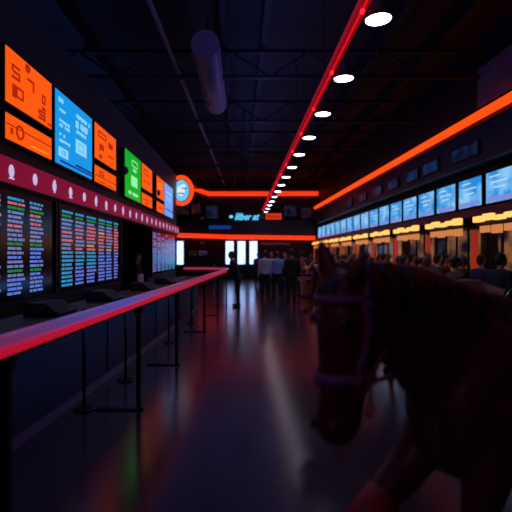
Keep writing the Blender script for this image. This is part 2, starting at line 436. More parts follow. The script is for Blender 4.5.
# crimson marked band
bd = empty('sign_band', LR, LRZ)
MB().box(0,.10,2.0,16.8,2.36,2.66).build('fascia', M_band, bd, bevel=.01)
k = 0; y = 2.81
while y < 16.6:
    m = MB()
    m.ell((.103,y,2.51),.012,.058,.075)
    if k % 3 == 0: m.box(.1,.112,y-.012,y+.012,2.42,2.6)
    elif k % 3 == 1: m.box(.1,.112,y-.05,y+.05,2.42,2.435)
    m.build('emblem', M_mark, bd); y += .551; k += 1
MB().box(0,.12,2.0,16.8,2.335,2.36).build('lower_edge', M_black, bd)
tag(bd, 'long crimson band with a row of white round emblems under the screens', 'sign')

# odds boards
C_w = mat('odds_white', (10,10,14), .5, emit=(130,140,210), es=.7)
C_g = mat('odds_green', (4,10,6), .5, emit=(40,160,80), es=.6)
C_r = mat('odds_pink', (14,6,8), .5, emit=(215,110,130), es=.8)
C_c = mat('odds_cyan', (4,10,12), .5, emit=(50,150,205), es=.85)
C_y = mat('odds_amber', (12,10,6), .5, emit=(210,160,110), es=.8)
C_b = mat('odds_blue', (4,6,14), .5, emit=(95,125,225), es=.85)
CM = [C_w,C_g,C_r,C_c,C_y,C_b]
M_glass_board = mat('board_glass', (12,12,22), .18, spec=.6)
def board(name, y0, y1, z0, z1, cols, rows, pick, label):
    e = empty(name, LR, LRZ)
    m = MB(); t = .05
    m.box(0,.09,y0,y1,z0-t,z0); m.box(0,.09,y0,y1,z1,z1+.02); m.box(0,.09,y0-t,y0,z0-t,z1+.02); m.box(0,.09,y1,y1+t,z0-t,z1+.02)
    m.build('frame', M_black, e)
    MB().box(0,.06,y0,y1,z0,z1).build('screen', M_glass_board, e)
    st = (z1-.06-z0-.08)/rows
    for ci, (a, b) in enumerate(cols):
        m = MB()
        for r in range(rows):
            z = z1-.06-(r+1)*st
            m.mi = pick(ci, r)
            if m.mi < 0: continue
            x = a+random.uniform(0,.02); end = b-random.uniform(0,.25)*(b-a)*(.5 if m.mi in (3,) else 1)
            while x < end:
                w = random.uniform(.05,.14)
                m.box(.06,.064,x,min(x+w,end),z,z+st*.58); x += w+random.uniform(.008,.03)
        m.build('odds_column', CM, e)
    return tag(e, label, 'odds board')
def pk1(c, r):
    if r == 0: return 3
    if r in (2,10): return 1
    if r == 16: return 1
    if c == 1 and r in (12,13): return 4
    return random.choice((0,0,5,2 if r < 8 else 5,0))
def pk2(c, r):
    if r == 0: return 3
    if r == 1: return 1
    if r < 10: return random.choice((2,0,2,0,0,4)) if c < 5 else 2
    if r < 14: return 3 if c < 3 else 5
    return 5 if c else 3
random.seed(5)
board('odds_board', 3.4,6.2,1.02,2.31,[(3.5,3.85),(4.0,4.4),(4.5,4.88),(5.0,5.4),(5.51,5.88)],22,pk1,'dark odds board with white and green listings at the left edge')
board('odds_board', 6.34,9.32,1.02,2.31,[(6.44,6.86),(6.95,7.33),(7.43,7.88),(8.0,8.38),(8.44,8.82),(8.92,9.2)],19,pk2,'middle odds board of six listing columns, pink above and blue below')
board('odds_board', 12.35,16.4,1.02,2.31,[(12.5+.62*i,12.98+.62*i) for i in range(6)],20,lambda c,r: -1 if r in (7,) else (2 if 5 <= r < 10 and r%2 else random.choice((5,0,3)) if r > 9 else random.choice((5,-1,5))),'farthest odds board beyond the dark doorway')

# crest sign at the end of the board wall
cs = empty('crest_sign', (bx(181.5,17.1),17.1,bz(190.5,17.1)), math.radians(14))
def dshape(r, n=24, sx=.78):
    pts = [(-.36,-r*.55),(-.36,r*.9)]
    for k in range(n+1):
        a = PI/2+.45-(PI+.9)*k/n
        pts.append((math.cos(a)*r*sx, math.sin(a)*r))
    return pts
q = dshape(.52)
MB().tube([(x,0,z) for x, z in q], .072, 10, closed=True).build('neon_ring', M_neon, cs)
MB().tube([(-.42,0,.5),(-.42,0,-1.2)], .07).build('neon_bar', M_neon, cs)
n = 28
MB().rings([[(math.cos(2*PI*k/n)*.27*s_, y_, math.sin(2*PI*k/n)*.38*s_) for k in range(n)] for y_, s_ in ((.05,1.08),(-.01,1.08),(-.03,1.0))]).build('disc', mat('crest_disc', (20,50,80), .4, emit=(120,195,238), es=1.0), cs)
m = MB(); m.ell((-.03,-.05,-.02),.15,.02,.2); m.ell((.06,-.05,.16),.09,.02,.08); m.build('emblem', mat('crest_white', (200,220,240), .4, emit=(215,240,250), es=1.0), cs)
m = MB(); m.box(-.02,.2,-.07,-.06,.06,.1); m.box(-.14,.1,-.07,-.06,-.14,-.1); m.build('emblem_line', M_blue_dk, cs)
MB().box(-.52,-.36,-.12,.0,-1.2,-.66).build('orange_plate', mat('orange_plate', (20,8,4), .4, emit=(255,110,60), es=.9), cs)
MB().box(-.5,.3,.06,.12,-.35,.35).build('back_plate', M_black, cs)
tag(cs, 'round crest sign ringed in orange neon at the end of the board wall', 'sign')

# ------------------------------------------------------------------ left counter and handrail
def smooth(pts, n=8):
    out = []
    P = [Vector(p) for p in pts]
    for i in range(len(P)-1):
        p0 = P[max(i-1,0)]; p1 = P[i]; p2 = P[i+1]; p3 = P[min(i+2,len(P)-1)]
        for k in range(n):
            t = k/n
            out.append(.5*((2*p1)+(-p0+p2)*t+(2*p0-5*p1+4*p2-p3)*t*t+(-p0+3*p1-3*p2+p3)*t**3))
    out.append(P[-1]); return out
cpath = smooth([(-2.02,.8),(-1.93,2.0),(-1.83,3.4),(-1.56,7.0),(-1.36,10.5),(-1.25,13.2)])
ct = empty('betting_counter', (0,0,0))
MB().sweep(cpath, [(0,.09),(0,.9),(-.42,.9),(-.42,.09)]).build('front_panel', M_counter, ct)
MB().sweep(cpath, [(.05,.9),(.05,.95),(-.5,.95),(-.5,.9)]).build('worktop', M_dark, ct)
MB().sweep(cpath, [(.012,0),(.012,.085),(-.4,.085),(-.4,0)]).build('kick_strip', M_kick, ct)
for i in range(6,len(cpath)-1,5):
    p = cpath[i]; MB().box(p.x-.01,p.x+.012,p.y-.008,p.y+.008,.1,.9).build('panel_joint', M_black, ct)
tag(ct, 'long navy betting counter with pale kick strip behind the red handrail', 'counter')
# terminals on the counter
pt = None
for i, y in enumerate((3.1,4.7,6.2,7.8,9.6)):
    p = min(cpath, key=lambda q: abs(q.y-y))
    if pt is None:
        pt = empty('betting_terminal')
        m = MB(); m.rings([[(.2,-.22,z),(.2,.22,z),(-.16,.22,z),(-.16,-.22,z)] for z in (0,.05)]); m.build('base', M_black, pt, bevel=.01)
        MB().rings([[(.16,-.2,.05),(.16,.2,.05),(-.12,.2,.05),(-.12,-.2,.05)],[(.06,-.2,.13),(.06,.2,.13),(-.12,.2,.13),(-.12,-.2,.13)]], smooth=False).build('keypad', M_dark, pt)
        MB().box(-.17,-.13,-.21,.21,.05,.14).build('back_edge', M_steel, pt, bevel=.005)
        o = pt
    else: o = copy_tree(pt)
    o.location = (p.x-.24, p.y, .95); o.rotation_euler = (0,0,-.06)
    tag(o, 'low black betting terminal on the navy counter, %s one' % ORD[i], 'terminal', 'terminals on the navy counter')
# stanchions
pt = None
for i, (x, y) in enumerate(((-1.57,4.46),(-1.42,5.5),(-1.27,7.9),(-1.12,10.2))):
    if pt is None:
        pt = empty('queue_post')
        MB().cyl(0,0,.02,.98,.017,n=12).build('pole', M_black, pt)
        MB().cyl(0,0,0,.022,.11,.09).build('base', M_black, pt)
        MB().cyl(0,0,.98,1.02,.028,.02,n=12).build('cap', M_black, pt)
        o = pt
    else: o = copy_tree(pt)
    o.location = (x,y,0)
    tag(o, 'thin black queue post between handrail and navy counter, %s one' % ORD[i], 'post', 'queue posts behind the handrail')

_nt = M_rail_top.node_tree; _b = _nt.nodes['Principled BSDF']  # coloured reflections along the rail top painted in as emission
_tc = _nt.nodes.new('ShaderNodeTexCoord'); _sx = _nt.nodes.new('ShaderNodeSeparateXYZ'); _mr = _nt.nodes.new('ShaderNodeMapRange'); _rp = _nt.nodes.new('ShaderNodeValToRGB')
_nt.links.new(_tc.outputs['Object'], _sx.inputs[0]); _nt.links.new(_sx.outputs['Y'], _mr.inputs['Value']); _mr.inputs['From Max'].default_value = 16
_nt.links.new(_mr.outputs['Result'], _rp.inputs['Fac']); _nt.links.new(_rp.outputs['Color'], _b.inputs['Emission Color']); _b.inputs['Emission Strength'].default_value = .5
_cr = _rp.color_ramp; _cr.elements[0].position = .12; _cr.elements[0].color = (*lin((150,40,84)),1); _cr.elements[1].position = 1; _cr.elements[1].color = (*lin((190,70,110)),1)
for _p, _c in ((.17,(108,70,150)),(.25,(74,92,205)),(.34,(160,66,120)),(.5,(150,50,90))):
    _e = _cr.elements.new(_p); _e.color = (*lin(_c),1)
rpath = smooth([(-1.33,.6),(-1.2,2.0),(-1.04,4.2),(-.9,6.3),(-.77,8.4),(-.6,11.2),(-.43,13.6),(-.42,14.6),(-.62,15.3),(-1.2,15.7),(-2.0,15.8)])
hr = empty('handrail', (0,0,0))
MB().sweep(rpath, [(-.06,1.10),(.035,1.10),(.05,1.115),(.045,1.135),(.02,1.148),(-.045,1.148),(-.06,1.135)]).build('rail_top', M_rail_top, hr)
MB().sweep(rpath, [(-.045,1.062),(.05,1.058),(.056,1.075),(.05,1.099),(-.045,1.099)]).build('led_strip', M_rail_led, hr)
MB().sweep(rpath, [(-.03,1.03),(.02,1.03),(.02,1.058),(-.03,1.058)]).build('under_bar', M_black, hr)
for y in (2.25,4.46,6.4,8.9,11.4,13.8):
    p = min(rpath[:60], key=lambda q: abs(q.y-y))
    po = MB().box(-.022,.022,-.022,.022,.02,1.03).build('post', M_black, hr, (p.x,p.y,0), bevel=.004)
    f = MB(); f.box(-.42,.05,-.035,.035,0,.02); f.build('foot_plate', M_black, po, bevel=.004)
    g = MB(); g.rings([[(-.02,-.02,.93),(.02,-.02,.93),(.02,.02,.93),(-.02,.02,.93)],[(-.055,-.03,1.03),(.045,-.03,1.03),(.045,.03,1.03),(-.055,.03,1.03)]], smooth=False); g.build('bracket', M_black, po)
tag(hr, 'long curved handrail glowing red with black posts on the left', 'handrail')

# ------------------------------------------------------------------ right wall
o = MB().tube([(-.13,-2.5,H+.553*5.9),(-.13,12,H+.553*5.9),(-.13,30.0,H+.553*5.9)], .10, 14)
o = o.build('neon_tube', M_neon, None, RR, RRZ)
tag(o, 'thick orange neon line running the length of the right wall', 'neon light')
sb = MB(); sb.box(-.42,0,-3,30.2,3.62,4.45)
struct(sb.build('trim_2', mat('soffit_navy', (22,26,46), .4), None, RR, RRZ))
MB().box(-.3,0,-3,30.2,2.45,2.64).build('trim_3', mat('maroon_fascia', (92,20,44), .45), None, RR, RRZ)
struct(bpy.data.objects['trim_3'])
# dim blue soffit panels
for i, y in enumerate((5.4,7.7,10.3,12.05,13.3,14.8,16.4,18.2,20.2)):
    e = empty('dim_screen', RR, RRZ); w = .55 if i < 3 else .42
    MB().box(-.46,-.42,y-w-.03,y+w+.03,3.78,4.12).build('casing', M_black, e)
    MB().box(-.465,-.46,y-w,y+w,3.81,4.09).build('display', mat_screen('dim_blue_display', (6,14,34), (14,46,92), 3, .9), e)
    tag(e, 'dim navy screen on the soffit above the bright screens, %s one' % ORD[i], 'screen', 'dim screens on the right soffit')
# banner
e = empty('wall_banner', RR, RRZ)
MB().box(-.05,0,6.0,10.55,4.98,6.0).build('frame', M_black, e)
MB().box(-.055,-.05,6.06,10.49,5.03,5.95).build('print', mat('banner_print', (120,104,150), .6, noise=(3,.5)), e)
tag(e, 'large dark violet banner above the orange neon line', 'banner')

M_sky = mat_screen('sky_screen', (34,140,222), (140,205,248), 2.6, 1.0)
pt = None; nS = 0
for i in range(17):
    y = 8.84+1.18*i
    if pt is None:
        pt = empty('menu_display')
        MB().box(-.10,-.0,.04,1.14,2.69,3.42).build('casing', M_black, pt, bevel=.01)
        MB().box(-.108,-.10,.10,1.08,2.72,3.39).build('display', M_sky, pt)
        m = MB(); m.box(-.112,-.108,.14,1.04,2.74,2.84); m.build('caption_bar', mat('caption_pink', (20,10,20), .4, emit=(140,145,225), es=.9), pt)
        m = MB(); m.box(-.112,-.108,.3,.9,3.14,3.17); m.box(-.112,-.108,.4,.78,3.02,3.05); m.box(-.112,-.108,.55,.95,3.27,3.3); m.build('screen_marks', mat('sky_marks', (20,40,60), .4, emit=(185,225,250), es=.95), pt)
        o = pt
    else: o = copy_tree(pt)
    c = Matrix.Rotation(RRZ,4,'Z')@Vector((-.06,y,0)); o.location = (RR[0]+c.x,c.y,0); o.rotation_euler = (0,0,RRZ)
    tag(o, 'bright blue screen in the row on the right wall, %s one' % ORD[i], 'screen', 'bright blue screens on the right wall')

glow = [(215,60,40),(150,90,60),(220,60,90),(225,80,50),(190,60,60),(225,90,45),(150,70,110),(225,90,60),(190,80,70),(210,70,50)]
names = ['scarlet','brown','pink','orange','red','amber','violet','coral','rusty','copper']
pb = None
for i in range(9):
    y0 = 7.8+2.36*i+.1
    if pb is None:
        r = empty('betting_window')
        MB().box(-.5,-.42,.0,1.85,2.2,2.42).build('canopy_back', M_black, r)
        for j in range(5):
            MB().box(-.60,-.5,.04+j*.365,.33+j*.365,2.28+(j%2)*.02,2.43-(j%3)*.03).build('canopy_lamp', M_warm, r)
        for j in range(4):
            MB().box(-.52,-.46,.1+j*.42,.4+j*.42,2.02+(j%2)*.03,2.19).build('hanging_label', M_gold, r)
        MB().box(-.42,-.0,-.02,1.87,2.2,2.44).build('canopy_box', M_dark, r)
        MB().box(-.06,-.04,.1,1.75,1.12,2.18).build('back_panel', mat_screen('window_interior', (30,22,34), (168,108,62), 2.4, .75), r)
        MB().box(-.5,-.08,-.1,1.95,1.02,1.08).build('counter_top', M_steel, r)
        MB().box(-.4,-.08,-.05,1.9,0,1.02).build('counter_base', M_dark, r)
        m = MB(); 
        for j in range(4): m.box(-.34,-.30,.1+j*.53,.14+j*.53,1.08,2.2)
        m.build('mullion', M_black, r)
        MB().box(-.325,-.315,.14,1.7,1.25,1.95).build('glass', mat('clear_glass', (220,230,240), .05), r)
        g = MATS['clear_glass'].node_tree.nodes['Principled BSDF']; g.inputs['Transmission Weight'].default_value = 1; g.inputs['IOR'].default_value = 1.05
        pb = r; o = r
    else: o = copy_tree(pb)
    c = Matrix.Rotation(RRZ,4,'Z')@Vector((0,y0,0)); o.location = (RR[0]+c.x,c.y,0); o.rotation_euler = (0,0,RRZ)
    cm = mat('pillar_glow_%d' % i, (80,20,20), .4, emit=glow[i], es=.42)
    MB().box(-.44,-.36,1.99,2.15,1.08,2.12).build('pillar_panel', [cm], o)
    tag(o, 'lit betting window with %s pillar on the right wall, %s one' % (names[i], ORD[i]), 'betting window', 'betting windows on the right')

# ------------------------------------------------------------------ remesh helper
def remesh(o, vox, smooth_it=6):
    md = o.modifiers.new('r', 'REMESH'); md.mode = 'VOXEL'; md.voxel_size = vox; md.use_smooth_shade = True
    sm = o.modifiers.new('s', 'SMOOTH'); sm.iterations = smooth_it; sm.factor = .5
    bpy.context.view_layer.update()
    me = bpy.data.meshes.new_from_object(o.evaluated_get(bpy.context.evaluated_depsgraph_get()))
    me.materials.clear()
    for mm in o.data.materials: me.materials.append(mm)
    o.modifiers.clear(); o.data = me
    me.polygons.foreach_set('use_smooth', [True]*len(me.polygons))
    return o
def loft_ell(mb, secs, n=18):
    """secs: (center, axisA, axisB, ra, rb)"""
    out = []
    for c, A, B, ra, rb in secs:
        c = Vector(c); A = Vector(A); B = Vector(B)
        out.append([c+A*math.cos(2*PI*k/n)*ra+B*math.sin(2*PI*k/n)*rb for k in range(n)])
    mb.rings(out)

# ------------------------------------------------------------------ horse
def lerp_tab(tab, t):
    if t <= tab[0][0]: return tab[0][1:]
    for a, b in zip(tab, tab[1:]):
        if t <= b[0]:
            f = (t-a[0])/(b[0]-a[0]); f = f*f*(3-2*f)
            return tuple(x+(y-x)*f for x, y in zip(a[1:], b[1:]))
    return tab[-1][1:]
HEAD = [(.005,.03,-.09,.045),(.045,.07,-.13,.072),(.10,.088,-.165,.092),(.18,.092,-.205,.098),(.25,.088,-.195,.088),(.33,.082,-.15,.076),(.41,.078,-.115,.066),(.47,.078,-.095,.062),(.52,.082,-.085,.064),(.56,.074,-.07,.056),(.59,.04,-.03,.034)]
def make_horse(hyaw=math.radians(5), raised=True):
    coat = mat('bay_coat', (74,36,32), .42, noise=(9,.25), spec=.35)
    black = mat('black_hair', (10,9,12), .5)
    root = empty('horse')
    X, Y_, Z = Vector((1,0,0)), Vector((0,1,0)), Vector((0,0,1))
    mb = MB()
    body = [(-1.13,.98,.14,.10),(-1.05,1.02,.28,.19),(-.9,1.05,.33,.26),(-.7,1.04,.33,.285),(-.45,.99,.32,.295),(-.2,1.0,.35,.285),(-.02,1.03,.375,.25),(.12,1.01,.35,.22),(.24,.97,.28,.185),(.30,.95,.20,.15),(.34,.94,.11,.09)]
    loft_ell(mb, [((u,0,z),Z,Y_,hh,hw) for u,z,hh,hw in body], 24)
    neck = [(-.02,1.08,.30,.15),(.14,1.15,.285,.13),(.30,1.24,.25,.11),(.44,1.325,.205,.092),(.57,1.38,.16,.08),(.67,1.415,.125,.074),(.73,1.43,.09,.06)]
    secs = []
    for i,(u,z,rp,rw) in enumerate(neck):
        a = neck[max(i-1,0)]; b = neck[min(i+1,len(neck)-1)]
        t = Vector((b[0]-a[0],0,b[1]-a[1])).normalized(); per = Vector((-t.z,0,t.x))
        secs.append(((u,0,z),per,Y_,rp,rw))
    loft_ell(mb, secs, 20)
    # head
    P = Vector((.735,0,1.50)); F = Vector((math.cos(hyaw),math.sin(hyaw),0)); L = Vector((-F.y,F.x,0)); A = (-Z+F*.03).normalized()
    def ctr(t):
        f, b, w = lerp_tab(HEAD, t); return P+A*t+F*((f+b)/2), (f-b)/2, w
    loft_ell(mb, [(ctr(t)[0],F,L,ctr(t)[1],ctr(t)[2]) for t,*_ in HEAD], 22)
    for s in (-1,1):                                     # eye ridges, nostril rims, cheek, ears
        mb.ell(P+A*.165+F*.045+L*s*.075,.035,.02,.028)
        mb.ell(P+A*.525+F*.052+L*s*.038,.026,.02,.03)
        mb.ell(P+A*.2-F*.12+L*s*.055,.07,.04,.09)
        base = P+F*.01+L*s*.05+A*.035; tip = base+(Z*.155+L*s*.03+F*.02 if s < 0 else Z*.12+L*.045-F*.035)
        secs = []
        for q, r1 in ((0,.034),(.22,.042),(.48,.040),(.72,.028),(.92,.012),(1,.004)):
            c = base.lerp(tip, q); secs.append((c,(L*.9+F*.4*s).normalized(),(F*.9-L*.4*s).normalized(),r1,max(r1*.55,.006)))
        loft_ell(mb, secs, 12)
    mb.ell(P+A*.572+F*.0,.045,.045,.022, rot=Matrix.Rotation(hyaw,3,'Z'))
    # legs
    def leg(pts): 
        mb.tube([p[:3] for p in pts], [p[3] for p in pts], 14)
    leg([(.10,.12,1.0,.13),(.13,.13,.84,.11),(.19,.13,.68,.078),(.23,.13,.54,.055),(.25,.13,.45,.05),(.25,.13,.38,.034),(.25,.13,.24,.029),(.26,.13,.16,.038),(.29,.13,.09,.033),(.31,.13,.05,.042)])
    if not raised: leg([(.10,-.12,1.0,.13),(.13,-.13,.84,.11),(.17,-.13,.68,.078),(.19,-.13,.54,.055),(.2,-.13,.45,.05),(.2,-.13,.38,.034),(.2,-.13,.24,.029),(.21,-.13,.16,.038),(.24,-.13,.09,.033),(.26,-.13,.05,.042)])
    else: leg([(.10,-.11,1.0,.13),(.17,-.12,.84,.11),(.32,-.12,.68,.082),(.48,-.12,.57,.06),(.58,-.12,.5,.054),(.55,-.12,.42,.038),(.47,-.12,.28,.03),(.43,-.12,.21,.038),(.385,-.12,.17,.034),(.35,-.12,.15,.042)])
    for s, du in ((1,0),(-1,.14)):
        leg([(-.82+du*.3,.13*s,1.05,.2),(-.86+du*.4,.15*s,.88,.165),(-.82+du*.6,.15*s,.74,.125),(-.92+du*.8,.15*s,.58,.075),(-1.02+du,.15*s,.46,.056),(-1.0+du,.15*s,.38,.042),(-.97+du,.15*s,.24,.033),(-.96+du,.15*s,.16,.042),(-.93+du,.15*s,.09,.036),(-.91+du,.15*s,.05,.044)])
    b = mb.build('body', coat, root); remesh(b, .011, 8)
    # hooves
    hoof = mat('hoof', (34,28,28), .5)
    def hf(c, tilt=0, nm='hoof'):
        m = MB(); R_ = Matrix.Rotation(tilt,3,'Y')
        m.rings([[Vector(c)+R_@Vector((.01+.012*(1-i)+math.cos(2*PI*k/16)*r, math.sin(2*PI*k/16)*r*.92, z)) for k in range(16)] for i,(r,z) in enumerate(((.062,.0),(.05,.075)))])
        return m.build(nm, hoof, root)
    hf((.31,.13,0)); hf((.345,-.12,.09),.9) if raised else hf((.26,-.13,0)); hf((-.91,.15,0)); hf((-.77,-.15,0))
    # eyes and nostrils
    eye = mat('horse_eye', (4,3,4), .08)
    for s in (-1,1):
        MB().ell(P+A*.172+F*.052+L*s*.082,.020,.014,.018, rot=Matrix.Rotation(hyaw,3,'Z')).build('eye', eye, root)
        MB().ell(P+A*.528+F*.072+L*s*.05,.013,.009,.019, rot=Matrix.Rotation(hyaw-.6*s,3,'Z')).build('nostril', black, root)
    # mane: locks falling from the crest, forelock
    m = MB(); rnd = random.Random(2)
    for i in range(110):
        q = i/109; u = -.06+.80*q
        # crest height
        tops = []
        for a_, b_ in zip(neck, neck[1:]):
            pass
        f = q
        cz = 1.375+.15*math.sin(min(1, q*1.02)*PI/2)**1.1
        p0 = Vector((u-.02*q, rnd.uniform(-.012,.012), cz-.012)); ln = rnd.uniform(.10,.17)
        sd = -1 if rnd.random() < .8 else 1
        wd = 1.15-.35*q; pts = [p0+Vector((0,0,-.01)), p0+Vector((-.01,.03*sd*wd,.004)), p0+Vector((-.02,.075*sd*wd,-.028)), p0+Vector((-.035,.115*sd*wd,-.035-ln*.5)), p0+Vector((-.045,.13*sd*wd,-.035-ln))]
        m.tube(pts, [.012,.012,.011,.009,.003], 6)
    for i in range(22):
        s = rnd.uniform(-.04,.04); p0 = P+L*s*.7+F*.0+A*.02; ln = rnd.uniform(.05,.09)
        pts = [p0, p0+F*.055+A*.02, p0+F*.072+A*(.03+ln*.4)+L*s*.3, p0+F*.075+A*(.03+ln)+L*s*.5]
        m.tube(pts, [.01,.011,.009,.002], 6)
    m.build('mane', black, root)
    # tail
    m = MB()
    for i in range(50):
        a = rnd.uniform(0,2*PI); r = rnd.uniform(0,.035)
        o_ = Vector((math.cos(a)*r,math.sin(a)*r,0)); k = rnd.uniform(.85,1.1)
        m.tube([Vector((-1.06,0,1.22))+o_*.3, Vector((-1.16,0,1.2))+o_, Vector((-1.22,0,1.0))+o_*1.6, Vector((-1.22,0,.7))+o_*2.2, Vector((-1.19,0,1.0-.68*k))+o_*1.2], [.014,.016,.015,.012,.003], 6)
    m.build('tail', black, root)
    # halter
    web = mat('halter_webbing', (96,70,128), .55); edge = mat('halter_edge', (150,50,84), .55)
    hal = empty('halter'); hal.parent = root; 
    def surf(t, ang, off=.008):
        c, a, w = ctr(t); ca, sa = math.cos(ang), math.sin(ang)
        p = c+F*ca*a+L*sa*w; nn = (F*ca/a+L*sa/w).normalized(); return p+nn*off, nn
    def ribbon(pts, width, name, closed=False):
        m = MB(); P_ = [Vector(p) for p, _ in pts]; N = [n_ for _, n_ in pts]
        for mi, hw, off, th in ((0,width/2,0,.004),(1,width/2+.005,-.003,.003)):
            m.mi = mi; out = []
            for i in range(len(P_)):
                a_ = P_[i-1] if (closed or i) else P_[0]; b_ = P_[(i+1) % len(P_)] if closed else P_[min(i+1,len(P_)-1)]
                t_ = (b_-a_).normalized(); s_ = t_.cross(N[i]).normalized(); p = P_[i]+N[i]*off
                out.append([p+s_*hw, p+s_*hw+N[i]*th, p-s_*hw+N[i]*th, p-s_*hw])
            m.rings(out, closed=closed)
        return m.build(name, [web, edge], hal)
    d = math.radians
    ribbon([surf(.095, d(a)) for a in range(-78,79,6)], .018, 'brow_strap')
    ribbon([surf(.365, d(a), .009) for a in range(0,360,10)], .034, 'nose_strap', True)
    for s in (1,-1):
        ribbon([surf(.095+(.36-.095)*k/14, d(80)*s, .009) for k in range(15)], .024, 'cheek_strap')
        ribbon([surf(.10+(.27-.10)*k/12, d((82+55*math.sin(k/12*PI/2))*s), .012) for k in range(13)]+[surf(.27+.08*k/6, d((137-30*k/6)*s), .013) for k in range(1,7)], .018, 'jaw_strap')
    p1, n1 = surf(.095, d(80)); p2, n2 = surf(.095, d(-80))
    top = P-F*.075+Z*.035
    pts = []
    for k in range(19):
        a_ = PI*k/18; c0 = (p1+p2)/2
        pt_ = c0+(p1-p2)/2*math.cos(a_)+(top-c0)*math.sin(a_)
        pts.append((pt_, ((p1-p2).normalized()*math.cos(a_)+(Z-F*.4)*math.sin(a_)).normalized()))
    ribbon(pts, .02, 'crown_strap')
    brass = mat('brass', (200,150,70), .25, 1)
    for s in (1,-1):
        p, nn = surf(.375, d(88)*s, .018); t1 = A; t2 = nn.cross(A)
        MB().tube([p+t1*math.cos(q_)*.026+t2*math.sin(q_)*.026 for q_ in [2*PI*k/18 for k in range(18)]], .005, 8, closed=True).build('ring', edge, hal)
    p, nn = surf(.42, d(115), .02)
    m = MB(); m.tube([p+A*(-.04), p+A*.0, p+A*.03], .006); m.tube([p+A*(.05)+F*math.cos(q_)*.014+A*math.sin(q_)*.02 for q_ in [2*PI*k/14 for k in range(14)]], .006, 8, closed=True)
    m.build('buckle', brass, hal)['label'] = 'brass snap buckle'
    # lead rope from the halter back to the chest
    p, nn = surf(.375, d(100), .02)
    rp = smooth([p, p+Vector((-.06,.02,.02)), p+Vector((-.14,.03,.01)), p+Vector((-.22,.04,-.05)), p+Vector((-.27,.04,-.16)), p+Vector((-.27,.03,-.30))], 5)
    MB().tube(rp, .009, 8).build('lead_rope', mat('dark_red_rope', (84,24,34), .7), hal)
    # knee boot on the raised leg
    if not raised: return root
    kb = MB(); kb.tube([(.44,-.12,.595),(.50,-.12,.555),(.575,-.12,.505),(.575,-.12,.45),(.545,-.12,.405)], [.074,.070,.066,.056,.047], 16); kb.build('knee_boot', mat('knee_boot', (150,50,46), .6), root)['label'] = 'dull red knee boot'
    return root
h1 = make_horse()
h1.location = (1.02,1.84,0); h1.rotation_euler = (0,0,math.radians(205))
tag(h1, 'dark bay horse in a purple halter with its head hanging beside the camera', 'horse')
h2 = make_horse(raised=False)
a2 = math.radians(207); d2 = Vector((math.cos(a2),math.sin(a2),0))
h2.location = (.79-.70*d2.x, 5.2-.70*d2.y, 0); h2.rotation_euler = (0,0,a2); h2.scale = (.95,.95,.95)
ch = mat('chestnut_coat', (250,160,104), .5, noise=(7,.25)); hd = mat('brown_hair', (70,42,30), .6)
for c in h2.children:
    if c.type == 'MESH' and c.name.startswith(('body','mane','tail')):
        c.material_slots[0].link = 'OBJECT'; c.material_slots[0].material = ch if c.name.startswith('body') else hd
# blaze on the second horse
tag(h2, 'chestnut brown horse standing behind the dark horse, seen past its ears', 'horse')

